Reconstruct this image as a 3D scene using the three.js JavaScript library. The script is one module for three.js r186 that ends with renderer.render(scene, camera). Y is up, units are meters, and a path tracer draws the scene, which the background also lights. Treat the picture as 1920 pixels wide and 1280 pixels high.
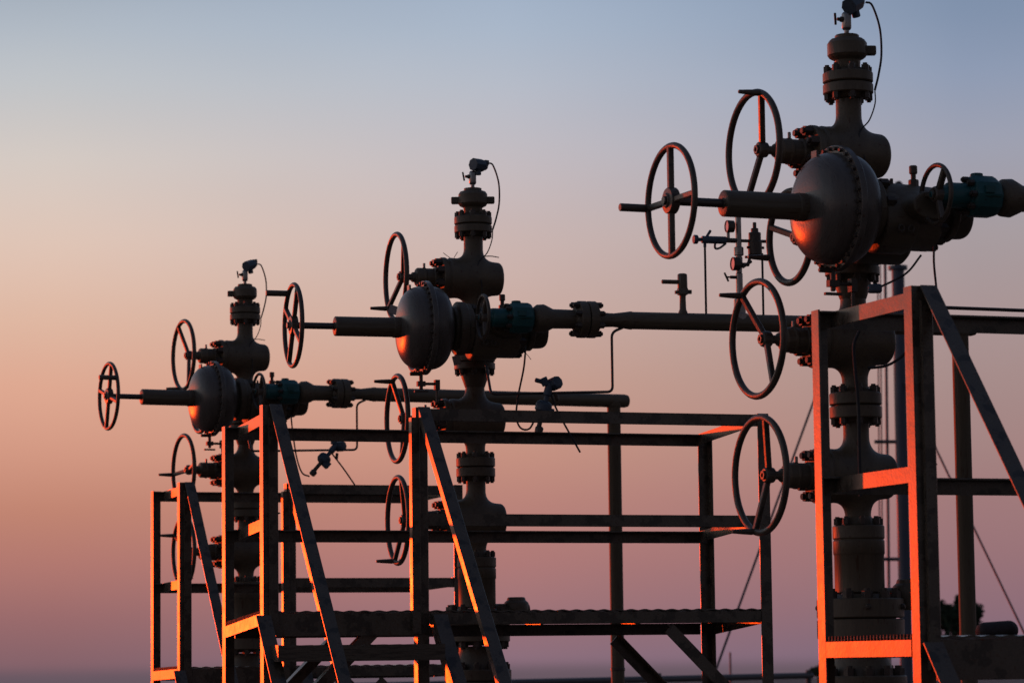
import * as THREE from 'three';
import { mergeGeometries, toCreasedNormals } from 'three/addons/utils/BufferGeometryUtils.js';
import { MarchingCubes } from 'three/addons/objects/MarchingCubes.js';
import { RoundedBoxGeometry } from 'three/addons/geometries/RoundedBoxGeometry.js';

// ------------------------------------------------------------------ camera, sky, sun, exposure
const F = 5800, EYE = 1.6, PITCH = Math.atan((1248 - 640) / F), ROLL = -0.012;
const scene = new THREE.Scene();
const camera = new THREE.PerspectiveCamera(2 * Math.atan(640 / F) * 180 / Math.PI, 1920 / 1280, 0.5, 4000);
camera.position.set(0, EYE, 0);
camera.rotation.order = 'YXZ';
camera.rotation.set(PITCH, 0, ROLL);
camera.focus = 16.5;
camera.userData.fStop = 5.6;
camera.updateMatrixWorld(true);

const renderer = new THREE.WebGLRenderer({ antialias: true });
renderer.toneMapping = THREE.LinearToneMapping;
renderer.toneMappingExposure = 1;
renderer.shadowMap.enabled = true;

const SUN_AZ = -40 * Math.PI / 180, SUN_EL = 1.0 * Math.PI / 180;      // to the left of the view, just over the horizon
const sunDir = new THREE.Vector3(Math.sin(SUN_AZ) * Math.cos(SUN_EL), Math.sin(SUN_EL), -Math.cos(SUN_AZ) * Math.cos(SUN_EL));
const sun = new THREE.DirectionalLight(new THREE.Color().setRGB(1, 0.058, 0.004), 1.0);
sun.position.copy(sunDir).multiplyScalar(60).add(new THREE.Vector3(0, 2, -18));
sun.target.position.set(0, 2, -18);
sun.castShadow = true;
sun.shadow.radius = 2.2;
sun.shadow.mapSize.set(4096, 4096);
Object.assign(sun.shadow.camera, { left: -20, right: 20, top: 12, bottom: -12, near: 1, far: 140 });
scene.add(sun, sun.target);

{ // the dusk sky: one column of colours toward the sun side, one in the middle, one away from it
  const lin = c => c.map((v, i, a) => { v = (v * 0.96 + (a[0] * 0.3 + a[1] * 0.59 + a[2] * 0.11) * 0.04) / 255; return v <= 0.04045 ? v / 12.92 : Math.pow((v + 0.055) / 1.055, 2.4); });
  const el = y => (1248 - y) / F * 180 / Math.PI;
  const col = rows => rows.map(([y, r, g, b]) => [el(y), lin([r, g, b])]).reverse();
  const L = col([[-40, 160, 172, 187], [60, 176, 185, 196], [160, 192, 195, 199], [300, 213, 202, 195], [450, 224, 197, 182], [600, 226, 184, 162], [720, 224, 168, 144], [850, 212, 151, 129], [950, 196, 133, 113], [1050, 180, 120, 111], [1150, 156, 107, 108], [1250, 130, 97, 106], [1330, 124, 94, 105]]);
  const C = col([[-40, 160, 177, 200], [60, 170, 184, 203], [160, 182, 188, 201], [300, 194, 186, 191], [450, 203, 181, 177], [600, 205, 172, 161], [720, 202, 159, 143], [850, 200, 145, 128], [950, 188, 131, 121], [1050, 176, 121, 118], [1150, 158, 114, 119], [1250, 138, 110, 126], [1330, 130, 107, 124]]);
  const R = col([[-40, 122, 142, 170], [60, 130, 147, 174], [160, 142, 155, 180], [300, 158, 160, 176], [450, 168, 157, 161], [600, 170, 149, 149], [720, 168, 141, 139], [850, 164, 131, 129], [950, 160, 121, 122], [1050, 154, 115, 120], [1150, 143, 109, 120], [1250, 124, 103, 122], [1330, 100, 88, 110]]);
  const zen = lin([56, 70, 98]);
  const look = (t, e) => {
    if (e <= t[0][0]) return t[0][1].slice();
    for (let i = 1; i < t.length; i++) if (e < t[i][0]) { const k = (e - t[i - 1][0]) / (t[i][0] - t[i - 1][0]); return t[i][1].map((v, j) => t[i - 1][1][j] * (1 - k) + v * k); }
    const k = 1 - Math.exp(-(e - t[t.length - 1][0]) / 16); return t[t.length - 1][1].map((v, j) => v * (1 - k) + zen[j] * k);
  };
  const mix = (a, b, k) => a.map((v, i) => v * (1 - k) + b[i] * k);
  const back = lin([86, 80, 82]);
  const wrap = k => ((k % 977) + 977) % 977, hash = (i, j) => { const q = Math.sin(wrap(i) * 127.1 + wrap(j) * 311.7) * 43758.5453; return (q - Math.floor(q)) * 2 - 1; };
  const haze = (u, v) => { const i = Math.floor(u), j = Math.floor(v), f = u - i, g = v - j, a = f * f * (3 - 2 * f), b = g * g * (3 - 2 * g); return (hash(i, j) * (1 - a) + hash(i + 1, j) * a) * (1 - b) + (hash(i, j + 1) * (1 - a) + hash(i + 1, j + 1) * a) * b; };
  const W = 2048, H = 1024, data = new Float32Array(W * H * 4);
  for (let j = 0; j < H; j++) {
    const e = ((j + 0.5) / H - 0.5) * 180;
    for (let i = 0; i < W; i++) {
      const a = ((i + 0.5) / W - 0.5) * 2 * Math.PI, dx = Math.cos(a), dz = Math.sin(a);
      const az = Math.atan2(dx, -dz) * 180 / Math.PI;                        // 0 straight ahead, negative to the left
      let c, d = Math.abs(((az + 40 + 540) % 360) - 180);                    // angle from the sun's side
      const side = Math.max(-1, Math.min(1, az / 8.5));
      if (Math.abs(az) < 90) c = side < 0 ? mix(look(C, e), look(L, e), -side) : mix(look(C, e), look(R, e), side);
      else { const k = Math.abs(((az + 360 + 90) % 360) / 180 - 1); c = look(R, e); if (az < 0) c = mix(look(L, e), look(R, e), (Math.abs(az) - 90) / 90); }
      const t = Math.max(0, Math.min(1, (d - 52) / 88)), s = t * t * (3 - 2 * t);
      c = mix(c, mix(back, zen, Math.max(0, Math.min(1, e / 60))), 0.9 * s);
      const h = 1 + 0.014 * haze(az / 7 + e * 0.02, e / 1.6) + 0.01 * haze(az / 2.3 + 40, e / 0.8 + 9);     // uneven, streaky haze
      c = c.map(v => v * h);
      const o = (j * W + i) * 4; data[o] = c[0]; data[o + 1] = c[1]; data[o + 2] = c[2]; data[o + 3] = 1;
    }
  }
  const tex = new THREE.DataTexture(data, W, H, THREE.RGBAFormat, THREE.FloatType);
  tex.mapping = THREE.EquirectangularReflectionMapping;
  tex.magFilter = tex.minFilter = THREE.LinearFilter; tex.wrapS = THREE.RepeatWrapping;
  tex.needsUpdate = true;
  scene.background = tex; scene.environment = tex;
}

// ------------------------------------------------------------------ helpers
let seed = 7;
const rnd = () => { seed = (seed * 1664525 + 1013904223) >>> 0; return seed / 4294967296; };
const V = (x, y, z) => new THREE.Vector3(x, y, z);
/** the point seen at a pixel of the photograph, on the upright plane `depth` metres ahead */
function at(px, py, depth) {
  const d = V((px - 960) / F, -(py - 640) / F, -1).applyQuaternion(camera.quaternion);
  return d.multiplyScalar(depth / -d.z).add(camera.position);
}
function pixel(p) {
  const q = p.clone().sub(camera.position).applyQuaternion(camera.quaternion.clone().invert());
  return [960 + F * q.x / -q.z, 640 - F * q.y / -q.z];
}
const used = {};
const numbered = n => { used[n] = (used[n] ?? -1) + 1; return used[n] ? `${n}_${String(used[n]).padStart(3, '0')}` : n; };
function thing(name, label, category, pos = V(0, 0, 0), turn = 0, group) {
  const g = new THREE.Group(); g.name = numbered(name); g.position.copy(pos); g.rotation.y = turn;
  g.userData = { label, category }; if (group) g.userData.group = group;
  scene.add(g); return g;
}
function add(name, geo, mat, parent, pos, label) {
  const m = new THREE.Mesh(geo, mat); m.name = name; m.castShadow = m.receiveShadow = true;
  if (pos) m.position.copy(pos); if (label) m.userData.label = label;
  parent.add(m); return m;
}
function sub(name, parent, pos) { const g = new THREE.Group(); g.name = name; if (pos) g.position.copy(pos); parent.add(g); return g; }
const clean = g => { const q = g.index ? g.toNonIndexed() : g; for (const k of Object.keys(q.attributes)) if (!['position', 'normal', 'uv'].includes(k)) q.deleteAttribute(k); return q; };
const merge = list => mergeGeometries(list.map(clean));
/** chamfers the corners of a lathe profile */
function chamfer(p, c = 0.005) {
  const out = [p[0]];
  for (let i = 1; i < p.length - 1; i++) {
    const a = V(p[i - 1][0] - p[i][0], p[i - 1][1] - p[i][1], 0), b = V(p[i + 1][0] - p[i][0], p[i + 1][1] - p[i][1], 0);
    const la = a.length(), lb = b.length(), cs = a.dot(b) / (la * lb || 1);
    if (cs > -0.75 && la > 1e-4 && lb > 1e-4) {
      const k = Math.min(c, la * 0.4, lb * 0.4);
      out.push([p[i][0] + a.x / la * k, p[i][1] + a.y / la * k], [p[i][0] + b.x / lb * k, p[i][1] + b.y / lb * k]);
    } else out.push(p[i]);
  }
  out.push(p[p.length - 1]); return out;
}
function lathe(profile, seg = 40, c = 0.005) {
  const g = new THREE.LatheGeometry(chamfer(profile, c).map(([r, y]) => new THREE.Vector2(Math.max(r, 0.0001), y)), seg);
  const len = Math.abs(profile[profile.length - 1][1] - profile[0][1]) + 0.1, rr = Math.max(...profile.map(p => p[0]));
  const uv = g.attributes.uv; for (let i = 0; i < uv.count; i++) uv.setXY(i, uv.getX(i) * rr * 6.28, uv.getY(i) * len);
  return toCreasedNormals(g, 0.55);
}
const alongX = g => g.rotateZ(-Math.PI / 2);      // the lathe's up becomes +x
const alongZ = g => g.rotateX(Math.PI / 2);       // the lathe's up becomes +z
const rod = (r, a, b, seg = 20) => lathe([[0, a], [r, a], [r, b], [0, b]], seg, Math.min(0.004, r * 0.3));
function tube(points, r, n = 40, rs = 8, tension = 0.5) {
  return new THREE.TubeGeometry(new THREE.CatmullRomCurve3(points, false, 'catmullrom', tension), n, r, rs, false);
}
/** a pipe run through corner points with bends of radius b */
function pipeRun(points, r, b = 0.04) {
  const path = new THREE.CurvePath(); let prev = points[0].clone();
  for (let i = 1; i < points.length - 1; i++) {
    const p = points[i], a = points[i - 1].clone().sub(p).normalize(), c = points[i + 1].clone().sub(p).normalize();
    const q0 = p.clone().addScaledVector(a, b), q1 = p.clone().addScaledVector(c, b);
    path.add(new THREE.LineCurve3(prev, q0)); path.add(new THREE.QuadraticBezierCurve3(q0, p.clone(), q1)); prev = q1;
  }
  path.add(new THREE.LineCurve3(prev, points[points.length - 1].clone()));
  return new THREE.TubeGeometry(path, 30 * points.length, r, 8, false);
}
/** straight bar between two points with a polygon section given along two axes */
function prism(p0, p1, A, B, poly, caps) {
  const pos = [], uv = [], n = poly.length, pt = (p, q) => p.clone().addScaledVector(A, q[0]).addScaledVector(B, q[1]);
  const len = p0.distanceTo(p1), flip = A.clone().cross(B).dot(p1.clone().sub(p0)) < 0;
  const tri = (a, b, c, ua, ub, uc) => { const l = flip ? [[a, ua], [c, uc], [b, ub]] : [[a, ua], [b, ub], [c, uc]]; for (const [v, u] of l) { pos.push(v.x, v.y, v.z); uv.push(u[0], u[1]); } };
  let run = 0;
  for (let i = 0; i < n; i++) {
    const a = poly[i], b = poly[(i + 1) % n], w = Math.hypot(a[0] - b[0], a[1] - b[1]);
    const a0 = pt(p0, a), b0 = pt(p0, b), a1 = pt(p1, a), b1 = pt(p1, b);
    tri(a0, b0, b1, [run, 0], [run + w, 0], [run + w, len]); tri(a0, b1, a1, [run, 0], [run + w, len], [run, len]); run += w;
  }
  for (const [i, j, k] of caps) { tri(pt(p1, poly[i]), pt(p1, poly[j]), pt(p1, poly[k]), poly[i], poly[j], poly[k]); tri(pt(p0, poly[k]), pt(p0, poly[j]), pt(p0, poly[i]), poly[k], poly[j], poly[i]); }
  const g = new THREE.BufferGeometry();
  g.setAttribute('position', new THREE.Float32BufferAttribute(pos, 3)); g.setAttribute('uv', new THREE.Float32BufferAttribute(uv, 2));
  g.computeVertexNormals(); return g;
}
/** steel angle: the corner runs p0..p1, the legs point along A and B */
function angleBar(p0, p1, A, B, w = 0.07, t = 0.008, wa = w) {
  const c = t * 0.35;
  return prism(p0, p1, A, B, [[0, 0], [wa - c, 0], [wa, c], [wa, t], [t, t], [t, w], [c, w], [0, w - c]], [[0, 1, 4], [1, 2, 4], [2, 3, 4], [0, 4, 7], [4, 5, 7], [5, 6, 7]]);
}
function flatBar(p0, p1, A, B, w, t) {
  return prism(p0, p1, A, B, [[0, 0], [w, 0], [w, t], [0, t]], [[0, 1, 2], [0, 2, 3]]);
}
const X = V(1, 0, 0), Y = V(0, 1, 0), Z = V(0, 0, 1), nX = V(-1, 0, 0), nY = V(0, -1, 0), nZ = V(0, 0, -1);

// ------------------------------------------------------------------ materials
function noiseTexture(fn, size = 256, srgb = true) {
  const d = new Uint8Array(size * size * 4);
  const lat = k => { const a = []; for (let i = 0; i < k * k; i++) a.push(rnd()); return (u, v) => { u *= k; v *= k; const i = Math.floor(u), j = Math.floor(v), f = u - i, g = v - j, s = f * f * (3 - 2 * f), t = g * g * (3 - 2 * g), q = (x, y) => a[((y % k + k) % k) * k + (x % k + k) % k]; return (q(i, j) * (1 - s) + q(i + 1, j) * s) * (1 - t) + (q(i, j + 1) * (1 - s) + q(i + 1, j + 1) * s) * t; }; };
  const n = [4, 9, 21, 47, 110].map(lat);
  for (let y = 0; y < size; y++) for (let x = 0; x < size; x++) {
    const c = fn(n.map(f => f(x / size, y / size))); const o = (y * size + x) * 4;
    for (let k = 0; k < 3; k++) d[o + k] = Math.max(0, Math.min(255, c[k])); d[o + 3] = 255;
  }
  const t = new THREE.DataTexture(d, size, size); t.wrapS = t.wrapT = THREE.RepeatWrapping; t.magFilter = THREE.LinearFilter; t.minFilter = THREE.LinearMipmapLinearFilter; t.generateMipmaps = true;
  if (srgb) t.colorSpace = THREE.SRGBColorSpace; t.repeat.set(1.6, 1.6); t.needsUpdate = true; return t;
}
const wear = noiseTexture(n => {                                   // chalky paint with dirt specks and rust freckles
  const v = 214 + 22 * (n[1] - 0.5) + 18 * (n[2] - 0.5) + 18 * (n[4] - 0.5), rust = n[3] * 0.55 + n[4] * 0.45 > 0.8 ? 0.5 : 0;
  return [v * (1 - rust * 0.35), v * (1 - rust * 0.6), v * (1 - rust * 0.75)];
});
const grime = noiseTexture(n => {                                  // handled steel: dirt patches, scuffs, rust freckles
  const p = n[1] * 0.5 + n[2] * 0.3 + n[3] * 0.2, v = 218 + 40 * (p - 0.5) + 26 * (n[4] - 0.5), dirt = p < 0.4 ? 0.22 : 0, rust = n[3] * 0.5 + n[4] * 0.5 > 0.76 ? 0.4 : 0;
  return [v * (1 - dirt) * (1 - rust * 0.35), v * (1 - dirt) * (1 - rust * 0.6), v * (1 - dirt) * (1 - rust * 0.75)];
});
const scuff = noiseTexture(n => { const p = n[1] * 0.4 + n[2] * 0.35 + n[3] * 0.25, v = 186 + 90 * (p - 0.5) + 20 * (n[4] - 0.5); return [v, v, v]; }, 256, false);
const gloss = noiseTexture(n => { const v = 190 + 22 * (n[2] - 0.5) + 26 * (n[3] - 0.5) + 20 * (n[0] - 0.5); return [v, v, v]; }, 256, false);
const grain = noiseTexture(n => { const v = 128 + 60 * (n[3] - 0.5) + 90 * (n[4] - 0.5) + 30 * (n[2] - 0.5); return [v, v, v]; }, 256, false);
const paint = (r, g, b, rough, bump = 0.0012, metal = 0) => new THREE.MeshStandardMaterial({ color: new THREE.Color().setRGB(r, g, b), roughness: rough, metalness: metal, map: wear, roughnessMap: gloss, bumpMap: grain, bumpScale: bump });
const M = {
  cast: paint(0.165, 0.126, 0.076, 0.66, 0.0018),
  dome: paint(0.165, 0.14, 0.115, 0.4, 0.0006),
  frame: paint(0.15, 0.12, 0.085, 0.38, 0.0003),
  wheel: paint(0.13, 0.1, 0.07, 0.55, 0.001),
  nut: paint(0.11, 0.085, 0.065, 0.6, 0.0008, 0.3),
  teal: paint(0.014, 0.128, 0.128, 0.6, 0.001),
  blueBox: paint(0.075, 0.11, 0.15, 0.65, 0.0006),
  steel: paint(0.42, 0.4, 0.38, 0.4, 0.0005, 0.85),
  rodSteel: paint(0.12, 0.11, 0.1, 0.4, 0.0004, 0.6),
  cable: new THREE.MeshStandardMaterial({ color: new THREE.Color().setRGB(0.018, 0.017, 0.018), roughness: 0.6 }),
  tubing: paint(0.12, 0.1, 0.09, 0.45, 0.0003, 0.5),
  dial: new THREE.MeshStandardMaterial({ color: new THREE.Color().setRGB(0.72, 0.7, 0.66), roughness: 0.4 }),
  mast: paint(0.085, 0.11, 0.16, 0.5, 0.001),
  rig: paint(0.38, 0.36, 0.35, 0.6, 0.001),
  sack: paint(0.05, 0.04, 0.04, 0.95, 0.004),
  pole: paint(0.1, 0.1, 0.11, 0.7),
};

M.frame.map = grime; M.frame.roughnessMap = scuff; M.wheel.map = grime; M.wheel.roughnessMap = scuff;

// ------------------------------------------------------------------ ground
{
  const seg = 120, g = new THREE.PlaneGeometry(6000, 6000, seg, seg).rotateX(-Math.PI / 2);
  const p = g.attributes.position;
  for (let i = 0; i < p.count; i++) {
    const x = Math.sign(p.getX(i)) * Math.pow(Math.abs(p.getX(i)) / 3000, 2.4) * 3000, z = Math.sign(p.getZ(i)) * Math.pow(Math.abs(p.getZ(i)) / 3000, 2.4) * 3000;
    const d = Math.hypot(x, z);
    p.setXYZ(i, x, d < 120 ? 0 : -(d - 120) * 0.0046, z);
  }
  const uv = g.attributes.uv; for (let i = 0; i < uv.count; i++) uv.setXY(i, p.getX(i) * 0.3, p.getZ(i) * 0.3);
  g.computeVertexNormals();
  const m = add('ground', g, paint(0.27, 0.2, 0.15, 0.95, 0.02), scene); m.userData = { kind: 'structure', label: 'flat sandy ground of the well pad', category: 'ground' };
}

// ------------------------------------------------------------------ shared shapes of a wellhead
const dA = 14.55, dB = dA / 0.7475, dC = dA / 0.6;                   // upper flanges of the three trees show 1 : 0.7475 : 0.6
const hA = y => at(1598, y, dA).y;                                    // height of a pixel row on the axis of the nearest tree
const sUnion = (a, b, k) => { const h = Math.max(k - Math.abs(a - b), 0) / k; return Math.min(a, b) - h * h * k * 0.25; };
function fieldMesh(sdf, half, res) {                                  // one continuous casting from a distance field
  const mc = new MarchingCubes(res, new THREE.MeshBasicMaterial(), false, false, 200000);
  mc.isolation = 0;
  for (let k = 0; k < res; k++) for (let j = 0; j < res; j++) for (let i = 0; i < res; i++) {
    const q = v => (v - res / 2) / (res / 2) * half;
    mc.field[i + j * res + k * res * res] = -sdf(q(i), q(j), q(k));
  }
  mc.update();
  const n = mc.count, g = new THREE.BufferGeometry();
  const pos = new Float32Array(mc.positionArray.slice(0, n * 3)); for (let i = 0; i < pos.length; i++) pos[i] *= half;
  const nor = new Float32Array(n * 3);
  const e = 0.002, uv = new Float32Array(n * 2);
  for (let i = 0; i < n; i++) {
    const [x, y, z] = [pos[i * 3], pos[i * 3 + 1], pos[i * 3 + 2]];
    const v = V(sdf(x + e, y, z) - sdf(x - e, y, z), sdf(x, y + e, z) - sdf(x, y - e, z), sdf(x, y, z + e) - sdf(x, y, z - e)).normalize();
    nor.set([v.x, v.y, v.z], i * 3); uv.set([x + z * 0.7, y + z * 0.3], i * 2);
  }
  g.setAttribute('position', new THREE.BufferAttribute(pos, 3)); g.setAttribute('normal', new THREE.BufferAttribute(nor, 3)); g.setAttribute('uv', new THREE.BufferAttribute(uv, 2));
  // keep the winding in line with the outward normals
  for (let t = 0; t < n; t += 3) {
    const a = V(pos[t * 3], pos[t * 3 + 1], pos[t * 3 + 2]), b = V(pos[t * 3 + 3], pos[t * 3 + 4], pos[t * 3 + 5]), c = V(pos[t * 3 + 6], pos[t * 3 + 7], pos[t * 3 + 8]);
    if (b.clone().sub(a).cross(c.clone().sub(a)).dot(V(nor[t * 3], nor[t * 3 + 1], nor[t * 3 + 2])) < 0)
      for (const arr of [pos, nor]) for (let k = 0; k < 3; k++) { const s = arr[t * 3 + 3 + k]; arr[t * 3 + 3 + k] = arr[t * 3 + 6 + k]; arr[t * 3 + 6 + k] = s; }
  }
  return g;
}
const cylSdf = (rad, along, r, a, b, round) => { const dx = rad - (r - round), dy = Math.abs(along - (a + b) / 2) - ((b - a) / 2 - round); return Math.min(Math.max(dx, dy), 0) + Math.hypot(Math.max(dx, 0), Math.max(dy, 0)) - round; };
const valveGeo = fieldMesh((x, y, z) => {
  const neck = cylSdf(Math.hypot(x, z), y, 0.061, -0.27, 0.27, 0.004);
  const barrel = 0.97 * cylSdf(Math.hypot(y, z) + 0.075 * x, x, 0.117, -0.178, 0.178, 0.024);
  return sUnion(neck, barrel, 0.072);
}, 0.3, 80);
const crossGeo = fieldMesh((x, y, z) => {
  const a = cylSdf(Math.hypot(x, z), y, 0.07, -0.16, 0.2, 0.01), b = cylSdf(Math.hypot(x, y), z, 0.075, -0.16, 0.25, 0.01), c = cylSdf(Math.hypot(y, z), x, 0.075, -0.15, 0.15, 0.02);
  return sUnion(sUnion(a, b, 0.1), c, 0.08);
}, 0.3, 64);
const nutGeo = merge([toCreasedNormals(new THREE.CylinderGeometry(0.019, 0.019, 0.03, 6), 0.4), new THREE.CylinderGeometry(0.011, 0.011, 0.048, 8)]);
const bigNutGeo = nutGeo.clone().scale(1.4, 1.4, 1.4);
const boltGeo = new THREE.CylinderGeometry(0.0095, 0.0095, 0.016, 8).rotateZ(Math.PI / 2);

const screwGeo = alongX(rod(0.013, 0.19, 0.222, 8));
function nutRing(parent, y, ring, n, geo = nutGeo, phase = 0.3) {
  for (let i = 0; i < n; i++) { const a = phase + i / n * 2 * Math.PI, m = add('nut', geo, M.nut, parent, V(Math.cos(a) * ring, y, Math.sin(a) * ring)); m.rotation.y = a * 2.3; }
}
function flangePair(parent, y, r, t, n = 8, geo = nutGeo, ring = r * 0.83, axis = 'y') {
  const gap = 0.006;
  const up = add('flange', lathe([[0.03, 0], [r, 0], [r, t], [r * 0.74, t], [r * 0.62, t + 0.022], [0.03, t + 0.022]], 48), M.cast, parent, V(0, y + gap / 2, 0));
  const lo = add('flange', lathe([[0.03, -t - 0.022], [r * 0.62, -t - 0.022], [r * 0.74, -t], [r, -t], [r, 0], [0.03, 0]], 48), M.cast, parent, V(0, y - gap / 2, 0));
  add('gasket', rod(r * 0.82, -0.0035, 0.0035, 32), M.nut, parent, V(0, y, 0));
  nutRing(up, t + 0.013, ring, n, geo); nutRing(lo, -t - 0.013, ring, n, geo);
  return [up, lo];
}
function handwheel(parent, pos, R, spokeAngles, handleAngle, dish = 0.04, tubeR = 0.0165, handleLen = 0.12, fat = 0) {
  const w = sub('handwheel', parent, pos);                            // its axle points along -x
  add('rim', new THREE.TorusGeometry(R, tubeR, 14, 72).rotateY(Math.PI / 2), M.wheel, w, V(-dish, 0, 0));
  add('hub', fat ? alongX(lathe([[0.014, -0.03], [0.03, -0.03], [0.032, -0.022], [0.058, -0.02], [0.06, 0.02], [0.034, 0.024], [0.014, 0.03]], 28, 0.003)) : merge([alongX(lathe([[0, -0.022], [0.034, -0.022], [0.04, 0.0], [0.034, 0.03], [0, 0.03]], 24)), alongX(lathe([[0.012, -0.032], [0.024, -0.032], [0.024, -0.022], [0.012, -0.022]], 6, 0.002))]), M.wheel, w);
  for (const a of spokeAngles) {
    const d = V(0, Math.sin(a), Math.cos(a)), p0 = d.clone().multiplyScalar(0.028), p1 = d.clone().multiplyScalar(R - 0.006).add(V(-dish, 0, 0));
    const ax = p1.clone().sub(p0).normalize(), s = X.clone().cross(ax).normalize(), t = ax.clone().cross(s), h = 0.0135, c = 0.009;
    add('spoke', prism(p0, p1, s, t, [[-h, -c], [-c, -h], [c, -h], [h, -c], [h, c], [c, h], [-c, h], [-h, c]], [[0, 1, 2], [0, 2, 3], [0, 3, 4], [0, 4, 5], [0, 5, 6], [0, 6, 7]]), M.wheel, w);
  }
  if (handleAngle !== undefined) {
    const d = V(0, Math.sin(handleAngle), Math.cos(handleAngle)).multiplyScalar(R);
    add('handle', alongX(lathe(fat ? [[0, -handleLen], [0.0185, -handleLen], [0.0185, -0.005], [0.012, 0], [0, 0]] : [[0, -handleLen], [0.009, -handleLen], [0.0125, -handleLen * 0.6], [0.0155, -0.02], [0.012, 0], [0, 0]], 16, 0.003)), M.wheel, w, d.add(V(-dish, 0, 0)));
  }
  return w;
}
const DEG = Math.PI / 180;
function gateValve(parent, y, wheelAngle, handle = wheelAngle) {
  const v = sub('gate_valve', parent, V(0, y, 0));
  add('body', valveGeo, M.cast, v);
  add('bonnet_flange', alongX(lathe([[0.03, -0.222], [0.13, -0.222], [0.13, -0.19], [0.122, -0.184], [0.122, -0.165], [0.03, -0.165]], 40)), M.cast, v);
  for (let i = 0; i < 8; i++) { const a = (i + 0.5) / 8 * 2 * Math.PI, m = add('nut', nutGeo, M.nut, v, V(-0.24, Math.sin(a) * 0.104, Math.cos(a) * 0.104)); m.rotation.z = Math.PI / 2; m.rotation.x = a; m.scale.set(1.35, 1.5, 1.35); }
  add('bonnet', alongX(lathe([[0, -0.445], [0.02, -0.445], [0.02, -0.41], [0.032, -0.405], [0.032, -0.385], [0.052, -0.38], [0.06, -0.37], [0.06, -0.335], [0.064, -0.333], [0.064, -0.32], [0.058, -0.318], [0.058, -0.27], [0.064, -0.262], [0.064, -0.22], [0, -0.22]], 36, 0.004)), M.cast, v);
  add('grease_fitting', rod(0.008, 0, 0.03, 10), M.steel, v, V(-0.33, 0.058, 0.02));
  handwheel(parent, V(-0.468, y, 0), 0.268, [wheelAngle, wheelAngle + Math.PI], handle);
  return v;
}
const H = { split: hA(157), swab: hA(290), cross: at(1567, 391, dA - 0.66).y, crossFlange: hA(499), upper: hA(641), mid: hA(761), lower: hA(893), adapter: hA(981), head: hA(1160), low: hA(1272) };

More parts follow.
